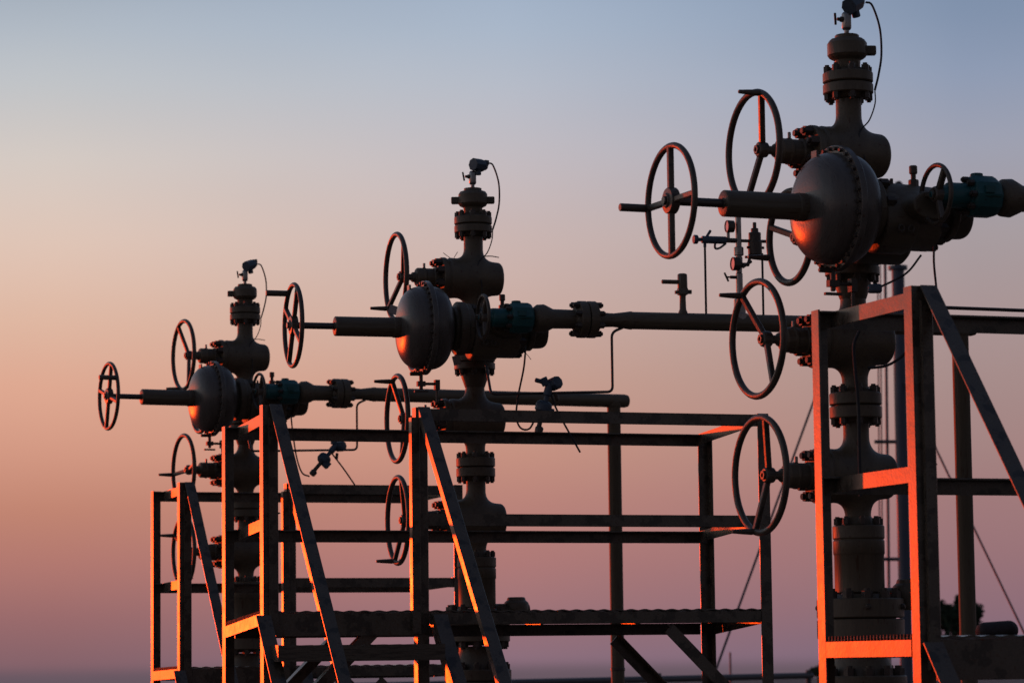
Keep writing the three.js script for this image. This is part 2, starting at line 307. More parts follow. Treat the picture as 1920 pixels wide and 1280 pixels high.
function wellhead(o) {
  const T = thing('wellhead_tree', o.label, 'wellhead', o.pos, o.turn, 'wellheads standing in a row');
  // cap, transmitter stub and upper flange
  const y0 = H.split, px = 1 / 392;
  const cap = add('tree_cap', lathe([[0, 0.06], [0.056, 0.06], [0.06, 0.064], [0.062, 0.112], [0.086, 0.124], [0.095, 0.138], [0.095, 0.194], [0.082, 0.214], [0.058, 0.219], [0.058, 0.236], [0, 0.236]], 12, 0.003), M.cast, T, V(0, y0, 0));
  for (const a of o.lugs) { const lug = add('lug', new RoundedBoxGeometry(0.06, 0.045, 0.042, 2, 0.008), M.cast, cap, V(Math.cos(a) * 0.108, 0.16, Math.sin(a) * 0.108)); lug.rotation.y = -a; }
  flangePair(T, y0, 0.12, 0.049, 8);
  gateValve(T, H.swab, o.wheels[0], o.swabHandle);
  // cross and its lower flange
  const cr = sub('cross', T, V(0, H.cross + o.wy, 0));
  add('cross_body', crossGeo, M.cast, cr);
  add('blind_flange', alongX(lathe([[0, 0.14], [0.1, 0.14], [0.1, 0.19], [0.05, 0.19], [0.045, 0.22], [0, 0.22]], 32)), M.cast, cr);
  flangePair(T, H.crossFlange, 0.13, 0.045, 8);
  add('spool', lathe([[0.03, H.upper + 0.2], [0.062, H.upper + 0.2], [0.086, H.upper + 0.27], [0.086, H.crossFlange - 0.06], [0.03, H.crossFlange - 0.06]], 36), M.cast, T);
  gateValve(T, H.upper, o.wheels[1]);
  flangePair(T, H.mid, 0.123, 0.058, 8);
  gateValve(T, H.lower, o.wheels[2]);
  // adapter and tubing head
  const ad = add('adapter', lathe([[0.03, hA(1112)], [0.117, hA(1112)], [0.117, hA(1040)], [0.121, hA(1039)], [0.121, hA(1014)], [0.116, hA(1013)], [0.116, hA(1011)], [0.122, hA(1010)], [0.122, hA(986)], [0.08, hA(985)], [0.062, hA(968)], [0.03, hA(968)]], 44, 0.004), M.cast, T);
  nutRing(ad, hA(984) + 0.014, 0.1, 8);
  const [up, lo] = flangePair(T, H.head, 0.204, 0.09, 12, bigNutGeo, 0.172);
  for (let i = 0; i < 6; i++) add('lock_screw', screwGeo, M.nut, up, V(0, 0.05, 0)).rotation.y = i * Math.PI / 3 + 0.2;
  add('head_spool', lathe([[0.03, H.low], [0.16, H.low], [0.13, H.low + 0.09], [0.118, H.low + 0.13], [0.118, H.head - 0.12], [0.03, H.head - 0.12]], 44), M.cast, T);
  flangePair(T, H.low - 0.06, 0.21, 0.07, 12, bigNutGeo, 0.178);
  add('casing_head', lathe([[0, -o.pos.y - 0.25], [0.16, -o.pos.y - 0.25], [0.16, 0.25], [0.24, 0.25], [0.24, 0.34], [0.17, 0.36], [0.17, 0.6], [0.2, 0.64], [0.2, H.low - 0.34], [0.16, H.low - 0.25], [0.16, H.low - 0.13], [0, H.low - 0.13]], 44), M.cast, T);
  // a short annulus outlet on the tubing head
  add('annulus_outlet', merge([alongX(rod(0.045, 0.1, 0.33, 24)).translate(0, -0.03, 0), lathe([[0, -0.09], [0.078, -0.09], [0.082, -0.02], [0.078, 0.02], [0.06, 0.035], [0.055, 0.055], [0, 0.055]], 20).translate(0.25, 0, 0)]), M.cast, T, V(0, hA(1108), 0.02));
  // ---------------- wing: spool, valve, actuator with its bowl and stem housing
  const L = 0.55, e = o.e, yc = H.cross + o.wy;
  const wing = sub('wing_valve', T, V(0, yc, L));
  add('wing_spool', alongZ(lathe([[0.03, -0.36], [0.07, -0.36], [0.11, -0.34], [0.119, -0.33], [0.119, -0.285], [0.1, -0.282], [0.1, -0.276], [0.125, -0.272], [0.125, -0.22], [0.07, -0.2], [0.03, -0.2]], 40)), M.cast, wing);
  const wb = add('wing_body', valveGeo, M.cast, wing); wb.rotation.x = Math.PI / 2; wb.scale.set(1.7, 0.88, 1.08);
  add('body_block', alongX(lathe([[0.03, -0.19], [0.14, -0.19], [0.15, -0.18], [0.15, -0.03], [0.132, -0.02], [0.132, 0.1], [0.11, 0.12], [0.03, 0.12]], 44)), M.cast, wing, V(0, -0.045, 0));
  add('inner_bonnet', alongX(lathe([[0, -0.44], [0.018, -0.44], [0.018, -0.38], [0.05, -0.37], [0.05, -0.2], [0.09, -0.19], [0.09, -0.12], [0.11, -0.11], [0.11, 0.12], [0.08, 0.15], [0, 0.15]], 32)), M.cast, wing, V(0, -(o.innerDrop ?? 0.02), -0.31));
  handwheel(T, V(-0.41, yc - (o.innerDrop ?? 0.02), L - 0.31), 0.212, [-20 * DEG, 160 * DEG], o.inner);
  add('bonnet_flange', alongX(lathe([[0.03, -0.3], [0.12, -0.3], [0.13, -0.28], [0.165, -0.275], [0.165, -0.225], [0.155, -0.222], [0.155, -0.19], [0.12, -0.18], [0.03, -0.18]], 44)), M.cast, wing);
  for (let i = 0; i < 8; i++) { const a = (i + 0.25) / 8 * 2 * Math.PI, m = add('nut', nutGeo, M.nut, wing, V(-0.17, Math.sin(a) * 0.14, Math.cos(a) * 0.14)); m.rotation.z = Math.PI / 2; m.scale.set(1.2, 1.3, 1.2); }
  for (let i = 0; i < 10; i++) { const a = (i + 0.5) / 10 * 2 * Math.PI, m = add('nut', nutGeo, M.nut, wing, V(0.115, -0.045 + Math.sin(a) * 0.112, Math.cos(a) * 0.112)); m.rotation.z = Math.PI / 2; m.scale.set(1.1, 1.3, 1.1); }
  add('valve_collar', alongX(lathe([[0.1, 0.17], [0.126, 0.17], [0.13, 0.176], [0.13, 0.2], [0.126, 0.206], [0.1, 0.206]], 40, 0.002)), M.cast, wing);
  add('grease_fitting', merge([rod(0.014, 0, 0.025, 6), rod(0.008, 0.02, 0.05, 8)]), M.nut, wing, V(-0.1, 0.098, 0.03));
  add('grease_fitting', merge([rod(0.014, 0, 0.025, 6), rod(0.008, 0.02, 0.05, 8)]).rotateX(1.3), M.nut, wing, V(0.06, 0.0, 0.115));
  add('relief_fitting', merge([rod(0.024, 0, 0.05, 6), rod(0.012, 0.045, 0.08, 10), rod(0.019, 0.075, 0.115, 12)]), M.nut, wing, V(0.02, 0.1, 0.02));
  for (const k of [0, 1]) add('lifting_eye', new THREE.TorusGeometry(0.014, 0.005, 8, 18), M.wheel, wing, V(-0.13 + k * 0.05, -0.1, 0.165));
  const act = sub('actuator', T, V(-e, yc, L));
  const bowl = (sgn, R, a, r0) => { const p = [[0.03, 0]]; const pts = []; for (let i = 0; i <= 18; i++) { const t = i / 18 * Math.PI / 2; pts.push([Math.max(R * Math.pow(Math.cos(t), 0.62), r0), sgn * (0.008 + a * Math.pow(Math.sin(t), 0.74))]); } return pts; };
  const left = bowl(-1, 0.254, 0.152, 0.052), right = bowl(1, 0.257, 0.154, 0.1);
  add('front_bowl', alongX(toCreasedNormals(new THREE.LatheGeometry(left.map(p => new THREE.Vector2(...p)).reverse(), 72), 0.5)), M.dome, act);
  add('rear_bowl', alongX(toCreasedNormals(new THREE.LatheGeometry(right.map(p => new THREE.Vector2(...p)), 72), 0.5)), M.dome, act);
  const ring = add('bowl_flange', alongX(lathe([[0.2, -0.016], [0.288, -0.016], [0.288, 0.016], [0.2, 0.016]], 72, 0.003)), M.dome, act);
  for (let i = 0; i < 32; i++) { const a = i / 32 * 2 * Math.PI; add('bolt', boltGeo, M.nut, act, V(-0.022, Math.sin(a) * 0.273, Math.cos(a) * 0.273)); }
  add('stem_housing', alongX(lathe([[0, -0.57], [0.024, -0.57], [0.024, -0.565], [0.056, -0.565], [0.06, -0.56], [0.06, -0.2], [0.064, -0.198], [0.064, -0.13], [0.03, -0.125]], 40, 0.003)), M.cast, act);
  add('stem', alongX(lathe([[0, -0.86], [0.02, -0.86], [0.02, -0.56], [0, -0.56]], 20, 0.003)), M.rodSteel, act);
  add('lifting_lug', merge([flatBar(V(-0.1, 0.2, -0.03), V(-0.1, 0.262, -0.03), X, Z, 0.012, 0.05)]), M.dome, act);
  // drain valve hanging under the bowl
  add('drain_valve', merge([rod(0.012, -0.38, -0.27, 12), new THREE.BoxGeometry(0.05, 0.03, 0.035).translate(0, -0.345, 0), new THREE.BoxGeometry(0.085, 0.012, 0.02).translate(0, -0.392, 0), alongX(rod(0.009, 0, 0.1, 10)).translate(0, -0.345, 0), new THREE.BoxGeometry(0.03, 0.06, 0.04).translate(0.1, -0.35, 0), rod(0.008, -0.46, -0.37, 8).translate(0.1, 0, 0), alongX(rod(0.012, -0.07, 0, 8)).translate(0, -0.285, 0)]), M.nut, act, V(-0.03, 0, 0.02));
  const hw = handwheel(T, V(-e - 0.82, yc, L), 0.246, [0, 1, 2, 3].map(k => o.actuatorWheel + k * Math.PI / 2), o.actuatorHandle, 0.0, 0.0145, 0.14, 1);
  // ---------------- choke with its small wheel
  const ck = sub('choke', T, V(o.chokeX, yc + 0.035, 0.87));
  add('choke_inlet', alongZ(lathe([[0.03, -0.12], [0.07, -0.12], [0.075, -0.05], [0.075, 0.03], [0.05, 0.06], [0, 0.06]], 28)), M.cast, ck, V(0.04, 0, 0));
  add('choke_bonnet', alongX(lathe([[0, -0.2], [0.016, -0.2], [0.016, -0.155], [0.04, -0.15], [0.04, -0.12], [0.058, -0.115], [0.058, -0.02], [0, -0.02]], 24)), M.teal, ck);
  add('choke_body', merge([alongX(lathe([[0.02, -0.025], [0.058, -0.025], [0.062, -0.01], [0.088, -0.005], [0.096, 0.01], [0.096, 0.105], [0.085, 0.13], [0.062, 0.14], [0.02, 0.14]], 10, 0.006)), rod(0.03, 0.06, 0.105, 8).translate(0.04, 0, 0), new THREE.BoxGeometry(0.05, 0.03, 0.02).translate(0.05, 0.02, 0.095)]), M.teal, ck, null, 'teal painted choke body');
  for (let i = 0; i < 8; i++) { const a = i / 8 * 2 * Math.PI, m = add('nut', nutGeo, M.nut, ck, V(-0.02, Math.sin(a) * 0.074, Math.cos(a) * 0.074)); m.rotation.z = Math.PI / 2; m.scale.setScalar(0.8); }
  handwheel(T, V(o.chokeX - 0.165, yc + 0.035, 0.87), 0.132, [0.9, 0.9 + 2.09, 0.9 + 4.19], undefined, 0.005, 0.011);
  add('choke_stem', alongX(lathe([[0, -0.2], [0.012, -0.2], [0.012, 0], [0, 0]], 12)), M.rodSteel, ck, V(0, 0, 0));
  // pressure transmitter on the cap: a stub with a needle valve and a tilted head
  const tr = sub('top_transmitter', T, V(0, y0 + 0.236, 0));
  add('stub', merge([rod(0.012, 0, 0.03, 10), lathe([[0, 0.02], [0.018, 0.025], [0.023, 0.035], [0.023, 0.1], [0.016, 0.112], [0, 0.112]], 16, 0.002)]), M.steel, tr);
  add('needle_valve', merge([alongX(rod(0.009, -0.05, 0, 8)), alongX(rod(0.014, -0.035, -0.015, 8)), rod(0.006, -0.03, 0.03, 8).rotateX(0.5).rotateZ(0.35).translate(-0.06, 0, 0)]), M.nut, tr, V(0, 0.075, 0));
  const head = add('transmitter_head', merge([alongX(lathe([[0, -0.045], [0.042, -0.045], [0.041, -0.04], [0.041, 0.03], [0.034, 0.05], [0.028, 0.052], [0.028, 0.068], [0, 0.068]], 8, 0.003)), rod(0.02, -0.065, -0.03, 12), new THREE.BoxGeometry(0.03, 0.03, 0.05).translate(0.06, 0.02, 0)]), M.blueBox, tr, V(0.034, 0.15, 0.01));
  head.rotation.z = o.headTilt; head.rotation.y = 0.5;
  add('signal_cable', tube([V(0.1, 0.165, 0.01), V(0.13, 0.15, 0.02), V(0.163, 0.04, 0.03), V(0.163, -0.09, 0.04), V(0.14, -0.19, 0.05), V(0.112, -0.27, 0.06)], 0.0055, 50), M.cable, tr);
  add('wire_down_tree', tube([V(0.112, -0.27, 0.06), V(0.1, -0.34, 0.08), V(0.07, -0.42, 0.075), V(0.02, -0.47, 0.085), V(0.0, -0.52, 0.1), V(0.02, -0.66, 0.118), V(-0.02, -0.85, 0.1)], 0.0035, 50, 6), M.cable, tr);
  add('cable_tie', merge([new THREE.TorusGeometry(0.064, 0.003, 6, 30).rotateX(Math.PI / 2), tube([V(0.05, 0, 0.04), V(0.1, 0.004, 0.05), V(0.16, 0.0, 0.05)], 0.0032, 12, 6).rotateY(o.tie)]), M.cable, tr, V(0, -0.438, 0));
  return T;
}
const baseAt = (px, py, d) => { const p = at(px, py, d); return V(p.x, p.y - H.split, p.z); };
const PAD = 20 * DEG;
const wells = {
  A: { pos: baseAt(1590.5, 157, dA), turn: 22 * DEG, wy: 0, inner: 200 * DEG, innerDrop: 0.09, e: 0.378, wheels: [70 * DEG, 125 * DEG, 256 * DEG], actuatorWheel: 90 * DEG, actuatorHandle: 180 * DEG, lugs: [0.35], headTilt: 0.42, tie: 2.7, chokeX: 0.135, label: 'largest wellhead, beside the blue mast, rising highest of the three' },
  B: { pos: baseAt(887, 422, dB), turn: 16.5 * DEG, wy: -0.028, e: 0.472, wheels: [222 * DEG, 115 * DEG, 250 * DEG], actuatorWheel: 60 * DEG, actuatorHandle: 122 * DEG, lugs: [0.2, 3.5], headTilt: 0.0, tie: 0.3, chokeX: -0.02, label: 'middle wellhead of the three, its stem wheel in front of pale sky' },
  C: { pos: baseAt(459, 588.5, dC), turn: 24 * DEG, wy: -0.03, e: 0.455, swabHandle: 255 * DEG, wheels: [118 * DEG, 185 * DEG, 150 * DEG], actuatorWheel: 75 * DEG, actuatorHandle: 29 * DEG, lugs: [3.4], headTilt: 0.3, tie: 0.35, chokeX: -0.02, label: 'smallest wellhead, at the far end of the row beside the tall narrow platform' },
};
for (const k of 'ABC') wells[k].tree = wellhead(wells[k]);
const inWell = (k, x, y, z) => V(x, y, z).applyAxisAngle(Y, wells[k].turn).add(wells[k].pos);
function solveX(k, y, z, target) { let a = -2, b = 12; for (let i = 0; i < 50; i++) { const m = (a + b) / 2; if (pixel(inWell(k, m, y, z))[0] < target) a = m; else b = m; } return a; }

{ // pale tag plates and loose wire ends on the middle wellhead
  const w = wells.B, local = (px, py, z) => at(px, py, -inWell('B', 0, 0, z).z).sub(w.pos).applyAxisAngle(Y, -w.turn);
  const tag1 = add('tag_plate', new RoundedBoxGeometry(0.06, 0.055, 0.006, 2, 0.002), M.rig, w.tree, local(738, 581, 0.3)); tag1.rotation.set(0, -0.5, -0.35);
  const tag2 = add('tag_plate', new RoundedBoxGeometry(0.05, 0.06, 0.006, 2, 0.002), M.rig, w.tree, local(856, 675, 0.2)); tag2.rotation.set(0, -0.6, 0.25);
  add('loose_wire', tube([local(831, 474, 0.02), local(842, 482, 0.02), local(849, 486, 0.0), local(853, 480, 0.02), local(858, 472, 0.02)], 0.002, 16, 6), M.cable, w.tree);
  add('loose_wire', tube([local(966, 655, 0.6), local(985, 662, 0.6), local(996, 674, 0.6)], 0.002, 12, 6), M.cable, w.tree);
}

// ------------------------------------------------------------------ flow lines
const FZ = 0.87, FY = H.cross + 0.035;
function flowLine(k, endX, downX, label) {
  const w = wells[k], g = thing('flow_line', label, 'pipe', inWell(k, 0, 0, FZ).setY(0), w.turn, 'flow lines leaving the wellheads');
  const x0 = w.chokeX + 0.14, y = FY + w.pos.y + w.wy;
  add('outlet_pipe', alongX(lathe([[0.03, x0], [0.062, x0], [0.085, x0 + 0.03], [0.088, x0 + 0.07], [0.07, x0 + 0.11], [0.06, x0 + 0.13], [0.058, x0 + 0.27], [0.03, x0 + 0.27]], 32, 0.004)), M.cast, g, V(0, y, 0));
  const fl = sub('flange_joint', g, V(x0 + 0.345, y, 0)); fl.rotation.z = -Math.PI / 2;
  flangePair(fl, 0, 0.113, 0.055, 8);
  add('reducer', alongX(lathe([[0.02, x0 + 0.42], [0.058, x0 + 0.42], [0.044, x0 + 0.47], [0.042, x0 + 0.52], [0.052, x0 + 0.6], [0.056, x0 + 0.625], [0.056, x0 + 0.64], [0.02, x0 + 0.64]], 32, 0.003)), M.cast, g, V(0, y, 0));
  add('pipe', alongX(lathe([[0, x0 + 0.63], [0.0535, x0 + 0.63], [0.0535, endX - 0.03], [0.046, endX], [0, endX]], 32, 0.004)), M.cast, g, V(0, y, 0));
  add('downcomer', lathe([[0, -0.1], [0.0535, -0.1], [0.0535, y - 0.055], [0.06, y - 0.05], [0.06, y], [0, y]], 32, 0.004), M.cast, g, V(downX, 0, 0));
  add('clamp', lathe([[0.053, 1.55 ], [0.058, 1.552], [0.058, 1.575], [0.053, 1.577]], 24, 0.002), M.nut, g, V(downX, 0, 0));
  return { x0, y };
}
const yB = FY, endB = solveX('B', FY, FZ, 1829), endC = solveX('C', FY, FZ, 1177);
const lineB = flowLine('B', endB, solveX('B', 2.2, FZ, 1812), 'long horizontal flow pipe of the middle wellhead, passing behind the largest wellhead');
const lineC = flowLine('C', endC, solveX('C', 2.2, FZ, 1156), 'horizontal flow pipe of the smallest wellhead, turning down behind the wide platform');
const lineA = flowLine('A', 3.4, 3.25, 'short visible flow pipe beside the teal choke of the largest wellhead');

// instrument tubing from each reducer back to its tree
function tubing(k, xr, xe, drop, label) {
  const w = wells[k], g = thing('instrument_tubing', label, 'tubing', inWell(k, 0, 0, 0).setY(0), w.turn, 'instrument tubing beside the wellheads');
  const y = FY + w.pos.y + w.wy;
  add('tube', pipeRun([V(xr + 0.07, y - 0.045, FZ), V(xr, y - 0.075, FZ), V(xr, y - drop, FZ), V(xe, y - drop - 0.025, FZ), V(xe, y - drop + 0.16, FZ - 0.1)], 0.0085, 0.035), M.tubing, g);
  return g;
}
tubing('B', solveX('B', FY - 0.3, FZ, 1148), solveX('B', FY - 0.3, FZ, 920), 0.44, 'thin bent tubing dropping from the flow pipe of the middle wellhead');
tubing('C', solveX('C', FY - 0.3, FZ, 669), solveX('C', FY - 0.3, FZ, 470), 0.43, 'thin bent tubing dropping from the flow pipe of the smallest wellhead');
{ const g = thing('instrument_tubing', 'straight thin tubing running out horizontally from the largest wellhead', 'tubing', inWell('A', 0, 0, 0).setY(0), wells.A.turn, 'instrument tubing beside the wellheads');
  const y = at(1850, 564, dA - 0.6).y; add('tube', pipeRun([V(0.0, y, 0.05), V(0.0, y, FZ - 0.4), V(1.6, y, FZ - 0.4), V(1.6, FY - 0.06, FZ - 0.4)], 0.0085, 0.035), M.tubing, g); }

// transmitters hanging on the tubing
function transmitter(k, px, py, tilt, label, strut, cable) {
  const d = -inWell(k, 0.3, 0, FZ + 0.06).z, p = at(px, py, d), s = d / dB * 1.0;
  const g = thing('pressure_transmitter', label, 'transmitter', p, wells[k].turn, 'transmitters hung on the tubing');
  const body = sub('transmitter', g); body.rotation.z = tilt;
  add('terminal_head', merge([lathe([[0, -0.035], [0.036, -0.035], [0.04, -0.03], [0.04, 0.03], [0.036, 0.036], [0, 0.036]], 8, 0.004).rotateX(Math.PI / 2).rotateY(0.5).rotateZ(0.75).translate(0.03, 0.035, 0), lathe([[0, -0.025], [0.024, -0.025], [0.026, 0.025], [0, 0.025]], 8, 0.003).rotateZ(0.7).translate(-0.035, 0.03, 0), alongX(rod(0.014, -0.03, 0.03, 10)).translate(-0.065, 0.025, 0), rod(0.025, -0.05, 0.03, 14)]), M.blueBox, body);
  add('sensor_body', merge([rod(0.016, -0.09, -0.04, 12), lathe([[0, -0.165], [0.03, -0.165], [0.05, -0.14], [0.05, -0.1], [0.032, -0.082], [0, -0.082]], 20, 0.006).rotateX(0.15), new THREE.BoxGeometry(0.05, 0.05, 0.045).translate(0.035, -0.145, 0)]), M.blueBox, body);
  add('manifold', merge([rod(0.015, -0.26, -0.16, 12).translate(-0.005, 0, 0), lathe([[0, -0.285], [0.024, -0.285], [0.026, -0.25], [0.015, -0.24], [0, -0.24]], 10, 0.003)]), M.nut, body);
  add('plug', rod(0.012, -0.05, 0, 8).rotateZ(0.6).translate(0.045, -0.02, 0), M.nut, body);
  add('bracket_rod', tube(strut.map(q => at(q[0], q[1], d).sub(p).applyAxisAngle(Y, -wells[k].turn)), 0.006, 8, 6), M.cable, g);
  add('cable', tube(cable.map(q => at(q[0], q[1], d).sub(p).applyAxisAngle(Y, -wells[k].turn)), 0.006, 40, 6), M.cable, g);
}
transmitter('B', 1029, 727, -0.25, 'blue grey transmitter in front of the pipe end, tubing running behind it', [[1032, 735], [1045, 770], [1088, 848]], [[986, 648], [982, 690], [972, 740], [968, 780], [976, 802], [992, 804], [1003, 786]]);
transmitter('C', 627, 838, -0.72, 'blue grey transmitter slanting between the rails of the wide platform', [[622, 850], [645, 880], [671, 918]], [[545, 778], [549, 815], [556, 858], [566, 886], [580, 893]]);

// cables on the largest wellhead
{ const g = thing('signal_cable', 'black cable sagging from under the largest wellhead to a small blue box', 'cable', V(0, 0, 0));
  const d = -inWell('A', 0, 0, 0.9).z; add('cable', tube([[1752, 462], [1752, 495], [1757, 545]].map(q => at(...q, d)), 0.0055, 12, 6), M.cable, g);
  add('cable', tube([[1728, 478], [1700, 512], [1655, 536], [1640, 541]].map(q => at(...q, d)), 0.0055, 30, 6), M.cable, g);
  add('junction_box', new RoundedBoxGeometry(0.062, 0.04, 0.05, 3, 0.012), M.blueBox, g, at(1641, 541, d));
  add('cable', tube([[1628, 690], [1660, 686], [1684, 674], [1705, 655]].map(q => at(...q, d)), 0.007, 30, 6), M.cable, g);
  add('cable', tube([[1612, 620], [1602, 645], [1603, 680], [1610, 760], [1612, 850], [1614, 930]].map(q => at(...q, d)), 0.008, 40, 6), M.cable, g);
}

// ------------------------------------------------------------------ fittings standing on the middle flow pipe
const tapAt = (px) => { const x = solveX('B', FY, FZ, px); return inWell('B', x, 0, FZ).setY(lineB.y); };
{ const p = tapAt(1281), g = thing('tap_valve', 'short tap valve with a stub lever on top of the long flow pipe', 'valve', p, wells.B.turn), s = 1 / 296;
  add('riser', lathe([[0, 0.03], [0.03, 0.03], [0.028, 0.06], [0.021, 0.075], [0.019, 0.14], [0.02, 0.16], [0.026, 0.17], [0, 0.17]], 24, 0.003), M.cast, g);
  add('union_nut', lathe([[0, 0.165], [0.034, 0.165], [0.036, 0.2], [0.028, 0.215], [0, 0.215]], 6, 0.004), M.cast, g);
  add('lug', new THREE.BoxGeometry(0.03, 0.024, 0.02), M.cast, g, V(0.042, 0.185, 0));
  add('lug', new THREE.BoxGeometry(0.02, 0.02, 0.02), M.cast, g, V(-0.042, 0.18, 0.01));
  add('cap', lathe([[0, 0.2], [0.03, 0.2], [0.031, 0.21], [0.03, 0.292], [0.024, 0.298], [0, 0.298]], 10, 0.004), M.cast, g);
  add('lever', alongX(rod(0.0135, -0.135, -0.02, 14)), M.cast, g, V(0, 0.245, 0)); }
{ const p = tapAt(1388), g = thing('gauge_manifold', 'instrument riser with two round gauges on the long flow pipe', 'gauge', p, wells.B.turn), P = 1 / 296, h = y => (592 - y) * P;
  const T = (x, a, b, r) => rod(r * P, h(b), h(a), 16).translate(x * P, 0, 0), A = (y, a, b, r) => alongX(rod(r * P, a * P, b * P, 16)).translate(0, h(y), 0);
  add('riser', merge([T(0, 575, 596, 15), T(0, 548, 578, 11), T(0, 500, 550, 6.5), T(0, 380, 500, 5.6), T(0, 452, 468, 9), T(0, 470, 482, 6.8)]), M.steel, g);
  add('cross_arm', merge([A(440, -72, 62, 3), A(440, -28, 0, 4.5)]), M.tubing, g);
  add('regulator', merge([A(440, -72, -24, 7), A(440, -88, -80, 8.5), A(440, -80, -72, 3.5), rod(2.6 * P, 0, 14 * P, 8).rotateZ(-0.6).translate(-62 * P, h(434), 0), rod(3 * P, -10 * P, 0, 8).translate(-66 * P, h(444), 0), tube([V(-25 * P, h(446), 0), V(-38 * P, h(455), 0), V(-46 * P, h(455), 0), V(-46 * P, h(446), 0)], 2.2 * P, 16, 6)]), M.blueBox, g);
  const gauge = (x, y, r) => { const q = sub('pressure_gauge', g, V(x * P, h(y), 0.02)); add('case', alongX(lathe([[0, 0.035], [r * P, 0.035], [r * P * 1.04, 0.0], [r * P * 1.04, -0.012], [r * P * 0.86, -0.012], [r * P * 0.86, -0.004], [0, -0.004]], 28, 0.002)), M.nut, q); add('dial', alongX(rod(r * P * 0.85, -0.007, -0.004, 24)), M.dial, q); };
  gauge(-22, 415, 11); gauge(-12, 484, 12);
  add('gauge_stem', T(-20, 425, 440, 3), M.steel, g);
  add('filter_pot', merge([T(32, 440, 466, 13), T(32, 424, 442, 11.5), T(32, 416, 426, 7), T(32, 405, 418, 3.5), A(452, 16, 50, 2.5)]), M.nut, g);
  add('needle_valve', merge([A(508, -18, 0, 3), A(508, -24, -16, 1.6), rod(2 * P, -9 * P, 9 * P, 8).rotateZ(0.45).translate(-25 * P, h(508), 0)]), M.nut, g);
  add('bleed_valve', merge([A(484, 0, 20, 3.5).rotateY(0.0), rod(3 * P, 0, 16 * P, 8).rotateZ(-0.3).translate(17 * P, h(486), 0), A(470, 12, 26, 2.4), rod(3 * P, 0, 22 * P, 8).rotateZ(-1.0).translate(4 * P, h(490), 0.02)]), M.nut, g);
  add('support_rod', rod(2.2 * P, 0.03, h(446), 8), M.cable, g, V(-66 * P, 0, 0));
  add('support_rod', rod(2.2 * P, 0.03, h(462), 8), M.cable, g, V(46 * P, 0, 0));
}

